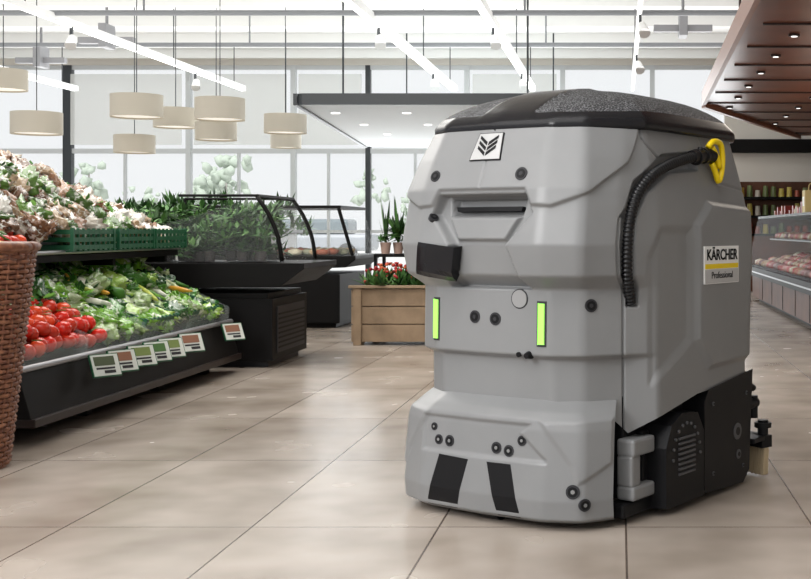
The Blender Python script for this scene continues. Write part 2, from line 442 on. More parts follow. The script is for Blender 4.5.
# ------------------------------------------------------------ ROOM
def tile_mat():
    m = M('floor_tiles', (.5, .45, .4), .22); nt = m.node_tree; bs = nt.nodes['Principled BSDF']
    g = nt.nodes.new('ShaderNodeNewGeometry'); mp = nt.nodes.new('ShaderNodeMapping'); mp.inputs['Location'].default_value = (-.02+.63*20, -4.04+1.17*20, 0)
    br = nt.nodes.new('ShaderNodeTexBrick'); br.offset = 0; br.squash = 1
    br.inputs['Scale'].default_value = 1; br.inputs['Brick Width'].default_value = .63; br.inputs['Row Height'].default_value = 1.17
    br.inputs['Mortar Size'].default_value = .0035; br.inputs['Mortar Smooth'].default_value = .1; br.inputs['Bias'].default_value = 0
    br.inputs['Color1'].default_value = (.39, .340, .295, 1); br.inputs['Color2'].default_value = (.30, .258, .22, 1); br.inputs['Mortar'].default_value = (.10, .075, .06, 1)
    nt.links.new(g.outputs['Position'], mp.inputs[0]); nt.links.new(mp.outputs[0], br.inputs['Vector'])
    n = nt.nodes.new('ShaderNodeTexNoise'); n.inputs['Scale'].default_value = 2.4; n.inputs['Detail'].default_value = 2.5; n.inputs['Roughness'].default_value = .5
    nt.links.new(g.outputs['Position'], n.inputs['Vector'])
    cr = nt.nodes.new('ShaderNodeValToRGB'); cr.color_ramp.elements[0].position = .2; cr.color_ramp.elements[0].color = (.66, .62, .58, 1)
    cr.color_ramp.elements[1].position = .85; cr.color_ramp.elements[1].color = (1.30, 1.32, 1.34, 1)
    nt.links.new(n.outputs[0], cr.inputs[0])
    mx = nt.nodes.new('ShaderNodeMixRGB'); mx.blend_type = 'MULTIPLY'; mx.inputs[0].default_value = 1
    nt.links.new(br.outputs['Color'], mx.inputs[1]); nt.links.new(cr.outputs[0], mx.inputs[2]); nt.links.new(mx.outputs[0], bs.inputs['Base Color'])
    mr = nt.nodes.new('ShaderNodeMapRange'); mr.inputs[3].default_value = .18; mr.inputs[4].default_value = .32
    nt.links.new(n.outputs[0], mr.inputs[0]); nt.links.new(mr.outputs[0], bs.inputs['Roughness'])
    bp = nt.nodes.new('ShaderNodeBump'); bp.inputs['Strength'].default_value = .4; bp.inputs['Distance'].default_value = .003; bp.invert = True
    nt.links.new(br.outputs['Fac'], bp.inputs['Height']); nt.links.new(bp.outputs[0], bs.inputs['Normal'])
    return m
XL, XR, YB, YF = -11.5, 6.0, 20.0, -3.0
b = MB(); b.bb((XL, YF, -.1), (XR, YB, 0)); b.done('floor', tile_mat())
CEIL = M('ceiling_white', (.88, .88, .86), .7)
WALLM = M('wall_cream', (.7, .66, .60), .6)
FRW = M('frame_light', (.62, .64, .65), .4); FRD = M('frame_dark', (.035, .04, .045), .4)
BLIND = M('roller_blind', (.85, .86, .84), .8, alpha=.5)
b = MB(); b.bb((XL, YF, 3.95), (XR, YB, 4.05)); b.done('ceiling', CEIL)
b = MB()
for y in np.arange(3, 20, 1.5): b.bb((XL+.1, y, 3.80), (XR-.1, y+.08, 3.949))
b.done('trim_1', M('beam_paint', (.74, .74, .72), .6))
b = MB()
for y, z in ((12.6, 3.28), (16.2, 3.5)):
    b.cyl((XL+.2, y, z), (XR-.2, y, z), .03, n=12)
for x in (-9, -5, -1, 3): 
    for y, z in ((12.6, 3.28), (16.2, 3.5)): b.cyl((x, y, z), (x, y, 3.95), .012, n=8)
b.done('ceiling_pipe', M('pipe_grey', (.20, .21, .22), .4))
# back wall with windows
b = MB(); b.bb((1.75, YB, 0), (XR, YB+.2, 4.05)); b.bb((XL, YB, 3.75), (1.75, YB+.2, 4.05)); b.bb((XL, YB, -.1), (1.75, YB+.2, .12)); b.done('wall_back', WALLM)
b = MB(); b.bb((XR, YF, 0), (XR+.2, YB+.2, 4.05)); b.done('wall_right', WALLM)
posts = [-11.4, -9.3, -7.25, -5.5, -4.25, -2.6, -1.0, .5, 1.7]
for i in range(len(posts)-1):
    x0, x1 = posts[i], posts[i+1]; f = MB(); w = .09 if i in (1,) else .05
    f.bb((x0, YB+.02, .12), (x0+w*1.6, YB+.14, 3.75), 1 if i in (1, 4) else 0)
    f.bb((x0+w, YB+.04, 2.28), (x1, YB+.12, 2.36), 0); f.bb((x0+w, YB+.04, .95), (x1, YB+.12, 1.0), 0)
    f.bb((x0+w, YB+.04, 3.68), (x1, YB+.12, 3.75), 0)
    f.bb(((x0+x1)/2-.02, YB+.04, .12), ((x0+x1)/2+.02, YB+.11, 2.3), 0)
    f.bb((x0+w, YB+.07, .12), (x1, YB+.08, 3.75), 2)
    if i in (1, 2, 3, 5): f.bb((x0+.14, YB+.0, 2.42), (x1-.06, YB+.015, 3.6), 3)
    f.done('window_%d' % (i+1), [FRW, FRD, GLASS, BLIND])
b = MB()
for y in np.arange(YF, YB, 2.2):
    b.bb((XL-.1, y, 0), (XL, y+.12, 3.95), 0)
    b.bb((XL-.08, y, 2.28), (XL-.02, y+2.2, 2.36), 1)
b.bb((XL-.06, YF, 0), (XL-.05, YB, 3.95), 2)
b.done('wall_left', [FRD, FRW, GLASS])
# outside
b = MB(); b.bb((-60, 20.3, -.15), (60, 90, -.1)); b.done('outdoor_ground', M('pavement_outside', (.7, .7, .68), .8))
b = MB()
for k in range(12):
    cx_ = random.uniform(-26, 0); cy_ = random.uniform(50, 66); h_ = random.uniform(1.5, 3.0)
    b.cyl((cx_, cy_, -.1), (cx_, cy_, h_+.8), .10, .04, 8, 1)
    for j in range(26):
        a = random.uniform(0, 6.28); r_ = random.uniform(0, 1.1)
        b.blob((cx_+r_*math.cos(a), cy_+r_*math.sin(a), h_+random.uniform(-.5, 1.2)), (random.uniform(.12, .3),)*3, 0, amp=.6, freq=4, sub=1)
b.done('outdoor_trees', [M('distant_foliage', (.5, .57, .48), .9), M('trunk', (.45, .42, .4), .9)])
b = MB()
for k, x in enumerate((-21, -16.5, -12, -5.5, -1)):
    y = 38+k % 3*3
    b.bb((x-1.0, y-.9, .25), (x+3.0, y+.9, .85), k % 2); b.bb((x-.2, y-.8, .85), (x+2.2, y+.8, 1.4), 2)
    for dx in (-.3, 2.2): b.cyl((x+dx, y-.95, .2), (x+dx, y-.7, .2), .33, n=20, mi=3)
b.done('parked_cars', [M('car_silver', (.4, .42, .45), .3), M('car_blue', (.2, .27, .33), .3), M('car_glass', (.2, .24, .26), .1), M('tyre', (.12, .12, .12), .8)], bevel=.12)

# light tracks
STRIP = M('strip_light', (1, 1, .97), .4, emis=1.6)
for i, (x, w, em) in enumerate(((-5.95, .05, 0), (-2.62, .09, 1), (-1.38, .09, 1), (.2, .05, 0), (-8.6, .05, 0))):
    b = MB(); b.bb((x-w/2, 6, 3.2), (x+w/2, 19, 3.28), 1); b.bb((x-w/2+.01, 6.05, 3.19), (x+w/2-.01, 18.9, 3.2), 0)
    for y in (8, 12, 16, 18.5): b.cyl((x, y, 3.28), (x, y, 3.95), .008, n=6, mi=2)
    for y in ((13.0, 16.8) if i != 3 else (12.2, 15.)):
        b.cyl((x+.02, y, 3.08), (x+.05, y-.12, 2.98), .045, .06, 16, 1); b.bb((x-.01, y-.01, 3.06), (x+.02, y+.02, 3.2), 2)
    b.done('track_light' if i == 0 else 'track_light.%03d' % i, [STRIP, WHITE, FRD])
for i, (x, y) in enumerate(((-8.2, 17.), (.75, 14.3), (-6.5, 15.2))):
    b = MB(); b.bb((x-.05, y-.15, 3.3), (x+.05, y+.15, 3.6)); b.cyl((x, y, 3.5), (x, y, 3.95), .02, n=8); b.bb((x-.35, y-.05, 3.36), (x+.35, y+.05, 3.44)); b.done('ceiling_speaker' + ('' if i == 0 else '.%03d' % i), M('speaker_grey', (.25, .25, .26), .5), bevel=.02)
# drum pendants
SHADE = M('lamp_shade', (.60, .555, .47), .8)
SHIN = M('lamp_diffuser', (.95, .9, .8), .8, emis=.7)
k = 0
for (px, y, zt, r) in ((-5.80, 14.4, 2.62, .30), (-5.85, 15.8, 2.6, .28), (-4.8, 14.4, 2.58, .29), (-5.25, 15.6, 2.4, .26), (-6.15, 15.2, 2.2, .25), (-4.35, 15.6, 2.5, .27), (-7.4, 14.4, 2.92, .27), (-7.0, 14.4, 2.41, .29), (-4.9, 17.6, 2.4, .22)):
    b = MB(); h = .27*r/.3
    b.cyl((px, y, zt-h), (px, y, zt), r, r, 40, 0, cap=False); b.cyl((px, y, zt-h+.02), (px, y, zt-h+.03), r-.005, r-.005, 40, 1)
    b.cyl((px, y, zt-.02), (px, y, zt-.01), r-.005, r-.005, 40, 0)
    b.cyl((px, y, zt-.02), (px, y, 3.95), .006, n=6, mi=2)
    b.done('drum_pendant_lamp' + ('' if k == 0 else '.%03d' % k), [SHADE, SHIN, FRD]); k += 1
# white canopy
b = MB(); poly = [(-3.36, 12.5), (-.8, 12.5), (-.8, 18.5), (-2.6, 19.2), (-4.0, 19.0)]
b.prism(poly, 2.32, 2.40, 0)
poly2 = [(-3.30, 12.46), (-.78, 12.46), (-.78, 12.5), (-3.36, 12.5)]; b.prism(poly2, 2.30, 2.42, 1)
b.prism([(-3.40, 12.48), (-3.36, 12.48), (-4.0, 19.0), (-4.05, 19.0)], 2.30, 2.42, 1)
for x in (-3.2, -2.4, -1.6):
    for y in (13.5, 15, 16.5, 18): b.cyl((x, y, 2.31), (x, y, 2.32), .05, n=14, mi=2)
for x, y in ((-3, 13), (-1, 13), (-3.2, 18), (-1, 18)): b.cyl((x, y, 2.4), (x, y, 3.95), .012, n=6, mi=1)
b.done('suspended_canopy', [M('canopy_white', (.80, .86, .88), .5), FRD, STRIP])
# wood canopy
WOODR = M('canopy_wood', (.20, .068, .036), .3, var=((.13, .042, .022), 2.5, .35, .7))
b = MB(); b.prism([(.86, 5), (1.02, 14.4), (2.9, 19.3), (5.9, 19.3), (5.9, 5)], 2.52, 2.62, 0)
b.prism([(.82, 5), (.86, 5), (1.02, 14.4), (.98, 14.4)], 2.48, 2.66, 2)
b.prism([(.98, 14.4), (1.02, 14.3), (2.9, 19.2), (2.9, 19.3)], 2.46, 2.66, 2)
for y in np.arange(5.5, 19, 1.1): b.bb((max(1.05, 1.02+(y-14.4)*.385+.06), y, 2.505), (5.85, y+.03, 2.52), 1)
for y in np.arange(6, 19, 1.1):
    for x in (1.35, 2.2, 3.1):
        if x > 1.05+(y-14.4)*.385: b.cyl((x, y, 2.50), (x, y, 2.521), .045, n=14, mi=1); b.cyl((x, y, 2.497), (x, y, 2.501), .025, n=14, mi=3)
for x, y in ((1.3, 7), (1.3, 13), (4, 7), (4, 17)): b.cyl((x, y, 2.6), (x, y, 3.95), .015, n=6, mi=1)
b.done('wood_canopy', [WOODR, M('canopy_dark', (.03, .012, .008), .4), M('canopy_wood_light', (.26, .10, .05), .4), STRIP])

# ------------------------------------------------------------ PRODUCE
MET = M('shelf_black', (.007, .0065, .0065), .5, spec=.12)
MEDGE = M('shelf_brown_edge', (.022, .015, .013), .35, spec=.25)
G1, G2, G3, G4 = (.05, .20, .015), (.15, .36, .03), (.30, .48, .08), (.015, .08, .012)
BAG = M('salad_bag', G2, .2, coat=.6, island=[G1, G2, G3, G4, (.26, .38, .14), G2, (.42, .50, .30), G4], var=((.66, .72, .56), 26, .56, .66), bump=(45, .9))  # whitish noise spots put the plastic's highlights into the colour
BAGW = M('mixed_bag', (.4, .35, .3), .22, coat=.5, island=[(.36, .26, .16), (.13, .06, .03), (.42, .38, .32), (.09, .19, .03), (.60, .58, .52), (.20, .09, .04), (.06, .13, .025), (.33, .22, .12), (.28, .14, .07)], var=((.75, .74, .68), 30, .55, .64), bump=(45, .9))
TOM = M('tomato', (.55, .02, .01), .18, island=[(.6, .02, .01), (.5, .03, .012), (.65, .06, .015)])
STEM = M('green_stem', (.04, .15, .02), .6)
VEG = M('vegetables', (.1, .3, .03), .4, island=[(.08, .28, .02), (.20, .45, .05), (.55, .62, .35), (.7, .7, .6), (.04, .15, .01), (.45, .5, .08), (.6, .3, .03)], var=((.05, .15, .02), 12, .5, .75))
LEAF = M('leaf_green', (.06, .18, .02), .5, island=[(.04, .16, .015), (.09, .27, .03), (.17, .38, .05), (.02, .08, .015)])
LEAFD = M('leaf_dark', (.04, .10, .03), .5, island=[(.025, .07, .015), (.05, .14, .03), (.09, .20, .05), (.015, .045, .012)])
CRATEG = M('crate_green', (.012, .09, .04), .4)
CLEAR = M('plexiglass', (.8, .9, .88), .08, alpha=.16)
SH = empty('produce_display_shelf')
Y0, Y1 = 5.50, 8.50
b = MB()
b.bb((-2.86, Y0, .09), (-2.68, Y1, .13), 1)               # bottom ledge
b.add([(-2.70, Y0, .13), (-2.70, Y1, .13), (-2.76, Y1, .34), (-2.76, Y0, .34), (-2.86, Y0, .13), (-2.86, Y1, .13), (-2.80, Y1, .34), (-2.80, Y0, .34)],
      [(0, 1, 2, 3), (4, 7, 6, 5), (0, 3, 7, 4), (1, 5, 6, 2), (3, 2, 6, 7)], 0)
b.cyl((-2.755, Y0, .355), (-2.755, Y1, .355), .016, n=10, mi=2)
b.bb((-3.9, Y0, .09), (-2.86, Y1, .13), 0)
b.add([(-2.80, Y0, .33), (-2.80, Y1, .33), (-3.55, Y1, .66), (-3.55, Y0, .66), (-2.80, Y0, .29), (-2.80, Y1, .29), (-3.55, Y1, .62), (-3.55, Y0, .62)], [(0, 1, 2, 3), (4, 7, 6, 5), (0, 3, 7, 4), (1, 5, 6, 2), (0, 4, 5, 1), (3, 2, 6, 7)], 0)
b.add([(-3.13, Y0, .86), (-3.13, Y1, .86), (-3.80, Y1, 1.0), (-3.80, Y0, 1.0), (-3.13, Y0, .82), (-3.13, Y1, .82), (-3.80, Y1, .96), (-3.80, Y0, .96)], [(0, 1, 2, 3), (4, 7, 6, 5), (0, 3, 7, 4), (1, 5, 6, 2), (0, 4, 5, 1), (3, 2, 6, 7)], 0)
b.bb((-3.90, Y0, 0), (-3.84, Y1, 1.15), 0)
b.cyl((-3.12, Y0, .875), (-3.12, Y1, .875), .012, n=8, mi=2)
for y in (Y0+.15, Y0+1.0, Y0+2.0, Y1-.15):
    b.bb((-3.85, y-.02, .78), (-3.16, y+.02, .83), 0)
    b.bb((-2.95, y-.04, 0), (-2.87, y+.04, .09), 0); b.bb((-3.8, y-.04, 0), (-3.72, y+.04, .09), 0)
b.done('frame', [MET, MEDGE, CHROME], SH, bevel=.004)
b = MB()
for y in (Y0, Y0+.75, Y0+1.5, Y0+2.25, Y1-.01):
    b.add([(-2.77, y, .33), (-3.5, y, .65), (-3.5, y, .80), (-2.77, y, .46)], [(0, 1, 2, 3)], 0)
b.add([(-2.772, Y0, .36), (-2.772, Y1, .36), (-2.765, Y1, .45), (-2.765, Y0, .45)], [(0, 1, 2, 3)], 0)
b.done('divider_panels', CLEAR, SH)
# price cards
b = MB()
CARDG = M('card_photo', (.1, .25, .05), .4, island=[(.06, .14, .04), (.22, .10, .06), (.15, .2, .06), (.07, .09, .05)])
CARDW = M('card_white', (.55, .58, .54), .4)
for i, y in enumerate((6.20, 6.42, 6.68, 6.90, 7.12, 7.45, 8.25)):
    R = Matrix.Rotation(math.radians(-38), 3, 'Z') @ Matrix.Rotation(math.radians(-26), 3, 'Y')
    c = Vector((-2.66, y, .300))
    b.box(c, (.012, .155, .125), 1, R); b.box(c+R @ Vector((.007, 0, 0)), (.003, .145, .115), 0, R)
    b.box(c+R @ Vector((.0095, -.005, .022)), (.002, .11, .05), 3, R)
    b.box(c+R @ Vector((.0095, -.005, -.018)), (.002, .10, .010), 2, R); b.box(c+R @ Vector((.0095, .015, -.038)), (.002, .06, .016), 2, R)
b.done('price_cards', [CARDW, CRATEG, DGREY, CARDG], SH)
# produce on lower tier
def low(x): return .36+(-2.80-x)/.75*.33
def rr(a, b_): return random.uniform(a, b_)
bt = MB(); 
for y in np.arange(5.62, 6.55, .088):
    for i in range(5):
        for l in range(2):
            x = -2.84-.084*i+rr(-.015, .015)-l*.04; c = (x, y+rr(-.03, .03), low(x)+.04+l*.06+rr(-.01, .015))
            bt.blob(c, (rr(.042, .05),)*2+(rr(.038, .044),), 0, R3(rr(-.5, .5), rr(-.5, .5), 0), amp=.06, sub=2)
            if random.random() < .4:
                for a in range(5):
                    an = a*1.257; bt.box((c[0]+.012*math.cos(an), c[1]+.012*math.sin(an), c[2]+.042), (.024, .005, .003), 1, R3(z=an))
bt.done('tomatoes', [TOM, STEM], SH)
bt = MB()
for y in np.arange(6.6, 8.42, .12):
    for i in range(4):
        x = -2.85-i*.09; bt.blob((x, y+rr(-.03, .03), low(x)+rr(.05, .10)), (rr(.07, .10), rr(.06, .08), rr(.03, .045)), 0, R3(rr(-.5, .5), rr(.1, .7), rr(-1, 1)), amp=.4, freq=3.6, sub=3)
for y in np.arange(5.58, 8.42, .13):
    for i in range(4):
        x = -3.16-i*.11; bt.blob((x, y+rr(-.03, .03), low(x)+rr(.06, .17)), (rr(.08, .12), rr(.07, .1), rr(.035, .055)), 0, R3(rr(-.5, .5), rr(.1, .9), rr(-1, 1)), amp=.42, freq=3.6, sub=3)
bt.done('salad_bags', BAG, SH)
bt = MB()
for k in range(30):
    y = rr(6.9, 8.4); x = rr(-3.3, -3.0); c = Vector((x, y, low(x)+rr(.12, .16)))
    if k % 2 == 0: bt.blob(c, (.035, .05, .035), 0, R3(rr(0, 3), rr(0, 3), 0), amp=.2, sub=2)
    else:
        R = R3(rr(-.3, .3), rr(0, .6), rr(-.8, .8)); bt.blob(c, (.11, .020, .018), 0, R, amp=.1, sub=2)
bt.done('loose_vegetables', VEG, SH)
def leafcluster(mb, c, n, r, L, mi=0, up=.6, w=.025):
    for _ in range(n):
        an = rr(0, 6.28); el = rr(up, 1.5); d = Vector((math.cos(an)*math.cos(el), math.sin(an)*math.cos(el), math.sin(el)))
        s = d.cross(Vector((0, 0, 1))).normalized(); base = Vector(c)+Vector((rr(-r, r), rr(-r, r), 0)); l = L*rr(.6, 1.1)
        q = base+d*l*.5; t = base+d*l+Vector((0, 0, -.15*l)); u = d.cross(s)*w*.4
        mb.add([base, q+s*w+u, t, q-s*w+u, q], [(0, 1, 4), (1, 2, 4), (2, 3, 4), (3, 0, 4)], mi, True)
bt = MB()
for k in range(50):
    y = rr(5.7, 8.4); x = rr(-3.45, -3.1); leafcluster(bt, (x, y, low(x)+.13), 14, .04, .09, w=.03, up=.2)
bt.done('leaf_lettuce', LEAF, SH)
# upper tier produce
bt = MB()
def topz(y, x):
    h = np.interp(y, [5.5, 6.8, 7.4, 8.0, 8.5], [.46, .50, .42, .28, .15])
    return .90+h*min(1, max(0, (-3.12-x)/.5))+.02
for y in np.arange(5.55, 8.46, .11):
    for i in range(8):
        x = -3.19-i*.08; z = topz(y, x)
        bt.blob((x, y+rr(-.04, .04), z+rr(-.01, .05)), (rr(.06, .11), rr(.05, .09), rr(.025, .05)), 0, R3(rr(-.8, .8), rr(.1, 1.), rr(-1.5, 1.5)), amp=.42, freq=3.6, sub=3)
bt.done('produce_packs', BAGW, SH)
bt = MB()
for k in range(24):
    y = rr(5.6, 8.4); x = rr(-3.75, -3.25); leafcluster(bt, (x, y, topz(y, x)+.04), 8, .04, .07, w=.022, up=.1)
bt.done('herb_bunches', LEAF, SH)
def crate(mb, c, sx, sy, h, rot=0, mi=0):
    R = R3(y=rot); C_ = Vector(c)
    for k in range(3):
        z = h*(k+.5)/3
        for s_ in (-1, 1):
            mb.box(C_+R @ Vector((s_*sx/2, 0, z)), (.012, sy, h/3*.6), mi, R); mb.box(C_+R @ Vector((0, s_*sy/2, z)), (sx, .012, h/3*.6), mi, R)
    for a in (-1, 1):
        for e in (-1, 1): mb.box(C_+R @ Vector((a*sx/2, e*sy/2, h/2)), (.02, .02, h), mi, R)
    for k in range(-3, 4): mb.box(C_+R @ Vector((sx/2, k*sy/8, h/2)), (.014, .012, h), mi, R)
    mb.box(C_, (sx, sy, .01), mi, R)
bt = MB()
for y in (7.0, 7.62, 8.2): crate(bt, (-3.22, y, .88), .30, .54, .13)
for y in (7.3, 8.05): crate(bt, (-2.97, y, .42), .30, .5, .13, rot=.42)
bt.done('green_crates', CRATEG, SH)
bt = MB()
for y in np.arange(5.55, 6.25, .075):
    for i in range(2): bt.blob((-3.12-i*.07, y, .93+i*.05+rr(0, .015)), (.04, .04, .036), 0, sub=2)
bt.done('vine_tomatoes', TOM, SH)

# wicker basket
WICK = M('wicker', (.13, .045, .025), .5, var=((.28, .12, .06), 40, .4, .7))
b = MB(); cx, cy = -2.79, 5.03; Hh = .93
nst = 36
def br_(z): return .20+.105*(z/Hh)
nr = 44
for k in range(nr):
    z = .02+(Hh-.04)*k/(nr-1); pts = []
    for j in range(nst*2):
        a = 2*math.pi*j/(nst*2); r = br_(z)+.007*(1 if ((j//2+k) % 2) else -1)*(1 if j % 2 == 0 else 0)
        pts.append(Vector((cx+r*math.cos(a), cy+r*math.sin(a), z)))
    n = len(pts); V = []; q = 6
    for j, p in enumerate(pts):
        a = 2*math.pi*j/n; o = Vector((math.cos(a), math.sin(a), 0))
        for i in range(q): V.append(p+o*.007*math.cos(2*math.pi*i/q)+Vector((0, 0, .0095*math.sin(2*math.pi*i/q))))
    b.add(V, [(j*q+i, ((j+1) % n)*q+i, ((j+1) % n)*q+(i+1) % q, j*q+(i+1) % q) for j in range(n) for i in range(q)], 0, True)
for j in range(nst):
    a = 2*math.pi*j/nst; b.cyl((cx+br_(0)*math.cos(a), cy+br_(0)*math.sin(a), 0.01), (cx+br_(Hh)*math.cos(a), cy+br_(Hh)*math.sin(a), Hh), .006, n=6)
b.cyl((cx, cy, 0), (cx, cy, .03), .2, n=32)
rim = [(cx+.31*math.cos(a), cy+.31*math.sin(a), Hh) for a in np.linspace(0, 2*math.pi, 33)]
b.tube(rim, .02, n=8, step=.05)
for k in range(40):
    a = rr(0, 6.28); r = rr(0, .24); b.blob((cx+r*math.cos(a), cy+r*math.sin(a), Hh-.03+rr(0, .05)), (.05, .04, .035), 1, R3(0, 0, rr(0, 3)), amp=.1)
b.cyl((cx, cy, Hh-.08), (cx, cy, Hh-.05), .28, n=32)
b.done('wicker_basket', [WICK, M('potato', (.42, .28, .14), .7)])

# ------------------------------------------------------------ refrigerated cases
b = MB(); xa, xb, ya, yb = -4.9, -2.42, 8.7, 9.65
CASE = empty('refrigerated_plant_case')
b.bb((xa, ya, .05), (xb-.10, yb, .50), 0); b.bb((xa+.1, ya+.06, 0), (xb-.15, yb-.06, .05), 1)
b.add([(xa, ya-.04, .52), (xb-.02, ya-.04, .60), (xb+.14, ya-.04, .72), (xb+.14, ya-.04, .76), (xa, ya-.04, .76), (xa, yb, .52), (xb-.02, yb, .60), (xb+.14, yb, .72), (xb+.14, yb, .76), (xa, yb, .76)],
      [(0, 1, 2, 3, 4), (9, 8, 7, 6, 5), (0, 5, 6, 1), (1, 6, 7, 2), (2, 7, 8, 3), (3, 8, 9, 4)], 0)
b.bb((xa, ya+.02, .50), (xb-.14, yb-.02, .54), 0)
b.bb((xb-.10, ya+.1, .10), (xb-.09, yb-.1, .44), 1)
for k in range(8): b.bb((xb-.09, ya+.12, .13+k*.035), (xb-.085, yb-.12, .145+k*.035), 0)
b.done('case_body', [MET, DGREY], CASE, bevel=.01)
b = MB()
gx = xb-.03
arc = [(gx, .77), (gx-.03, .95), (gx-.10, 1.12), (gx-.18, 1.24)]
for i in range(3):
    (x0, z0), (x1, z1) = arc[i], arc[i+1]; b.add([(x0, ya, z0), (x0, yb, z0), (x1, yb, z1), (x1, ya, z1)], [(0, 1, 2, 3)], 0, True)
b.add([(-3.45, ya, .77)]+[(x, ya, z) for x, z in arc]+[(-3.45, ya, 1.0)], [(0, 1, 2, 3, 4, 5)], 0)
for y in (ya, yb):
    b.tube([(x, y, z) for x, z in arc], .016, n=8, mi=1, step=.05)
b.cyl((gx-.18, ya, 1.245), (gx-.18, yb, 1.245), .016, n=8, mi=1)
b.cyl((gx-.75, ya, 1.25), (gx-.18, ya, 1.25), .010, n=8, mi=1)
b.cyl((-3.5, yb, .77), (-3.5, yb, 1.25), .014, n=8, mi=1); b.cyl((-3.5, yb, 1.25), (gx-.18, yb, 1.25), .010, n=8, mi=1)
b.done('case_glass', [GLASS, MET], CASE)
b = MB()
for k in range(190):
    x, y = rr(-4.6, gx-.22), rr(8.85, 9.5); b.cyl((x, y, .765), (x, y, .84), .035, .045, 10, 1) if k % 4 == 0 else None
    leafcluster(b, (x, y, .80+rr(0, .36)), 30, .09, rr(.08, .15), w=.018, up=-.3)
b.done('potted_herbs', [LEAFD, M('pot_dark', (.05, .04, .04), .6)], CASE)

C2 = empty('glass_serving_counter')
b = MB(); b.bb((-4.3, 12.2, .05), (-2.85, 13.4, .55), 0); b.bb((-4.25, 12.25, 0), (-2.9, 13.3, .05), 0)
b.add([(-4.3, 12.15, .56), (-2.78, 12.15, .62), (-2.68, 12.15, .70), (-2.68, 12.15, .74), (-4.3, 12.15, .74), (-4.3, 13.4, .56), (-2.78, 13.4, .62), (-2.68, 13.4, .70), (-2.68, 13.4, .74), (-4.3, 13.4, .74)], [(0, 1, 2, 3, 4), (9, 8, 7, 6, 5), (0, 5, 6, 1), (1, 6, 7, 2), (2, 7, 8, 3), (3, 8, 9, 4)], 0)
b.bb((-4.3, 12.2, .74), (-3.9, 13.4, 1.25), 0)
b.done('counter_body', MET, C2, bevel=.01)
b = MB(); b.add([(-2.72, 12.2, .74), (-2.72, 13.4, .74), (-2.86, 13.4, 1.22), (-2.86, 12.2, 1.22)], [(0, 1, 2, 3)], 0); b.add([(-3.9, 12.2, .74), (-2.72, 12.2, .74), (-2.86, 12.2, 1.22), (-3.9, 12.2, 1.22)], [(0, 1, 2, 3)], 0)
b.bb((-3.9, 12.2, 1.22), (-2.84, 13.4, 1.25), 1); b.tube([(-2.72, 12.2, .74), (-2.86, 12.2, 1.22)], .018, mi=1); b.bb((-3.9, 12.3, .98), (-2.85, 13.3, 1.0), 0)
b.done('counter_glass', [GLASS, MET], C2)
b = MB()
for k in range(60): b.blob((rr(-3.8, -2.9), rr(12.3, 13.3), .77), (.08, .07, .04), 0, amp=.2, sub=1)
b.done('counter_goods', M('deli_goods', (.5, .3, .15), .5, island=[(.5, .35, .2), (.6, .55, .4), (.35, .1, .05), (.3, .3, .2)]), C2)

# flower planter
PL = empty('wooden_flower_planter')
WOOD = M('crate_wood', (.29, .205, .13), .7, var=((.19, .13, .08), 6, .35, .7))
x0, x1, y0, y1 = -2.33, -.9, 10.4, 11.2
b = MB()
for k in range(3):
    z = .03+k*.155
    b.bb((x0, y0, z), (x1, y0+.03, z+.148)); b.bb((x0, y1-.03, z), (x1, y1, z+.148)); b.bb((x0, y0+.03, z), (x0+.03, y1-.03, z+.148)); b.bb((x1-.03, y0+.03, z), (x1, y1-.03, z+.148))
for x in (x0+.04, (x0+x1)/2, x1-.1):
    for y in (y0+.035, y1-.1): b.bb((x, y, 0), (x+.06, y+.06, .5))
b.bb((x0+.03, y0+.03, .42), (x1-.03, y1-.03, .44), 0); b.bb((x0+.02, y0-.02, 0), (x0+.09, y0, .52)); 
b.bb((x0-.02, y0-.03, .495), (x1+.02, y0+.03, .52))
b.done('planter_box', WOOD, PL, bevel=.004)
b = MB()
for k in range(130):
    x, y = rr(x0+.1, x1-.1), rr(y0+.08, y1-.14); leafcluster(b, (x, y, .47), 12, .04, .23, w=.025, up=.4)
    for j in range(2): b.blob((x+rr(-.07, .07), y+rr(-.07, .07), .61+rr(-.07, .09)), (.019, .019, .016), 1 if x < -1.6 or k % 3 else 2, amp=.4, sub=1)
b.done('potted_flowers', [LEAFD, M('red_petals', (.5, .03, .02), .5, island=[(.40, .02, .015), (.32, .015, .02), (.5, .10, .03)]), WHITE], PL)
# plant rack behind
PR = empty('plant_rack')
b = MB()
ry0, ry1, rx0 = 11.5, 11.95, -2.36
b.bb((rx0, ry0, .74), (-1.3, ry1, .77)); b.bb((rx0, ry0, .3), (-1.3, ry1, .33))
for x in (rx0, -1.34):
    for y in (ry0+.02, ry1-.02): b.bb((x, y-.02, 0), (x+.03, y+.02, .75))
b.done('rack_frame', MET, PR)
b = MB()
for k in range(9):
    x = rx0+.08+k*.115; y = rr(ry0+.12, ry1-.12)
    b.cyl((x, y, .77), (x, y, .88), .04, .055, 16, 1)
    if k % 3 == 1:
        leafcluster(b, (x, y, .96), 60, .05, .22, w=.025, up=-.1)
    for j in range(9):
        an = rr(0, 6.28); d = Vector((math.cos(an)*rr(.03, .10), math.sin(an)*rr(.03, .10), rr(.22, .52))); s_ = Vector((math.sin(an), -math.cos(an), 0))*.016; p = Vector((x, y, .86))
        b.add([p-s_*.6, p+s_*.6, p+d*.6+s_, p+d, p+d*.6-s_], [(0, 1, 2, 3, 4)], 0)
    leafcluster(b, (x, y, .88), 14, .05, .16, w=.02, up=.2)
for k in range(11): x = rx0+.1+k*.085; leafcluster(b, (x, 11.7, .34), 12, .05, .22, w=.03, up=.4); 
b.done('potted_plants', [LEAFD, M('pot_clay', (.40, .27, .22), .7)], PR)
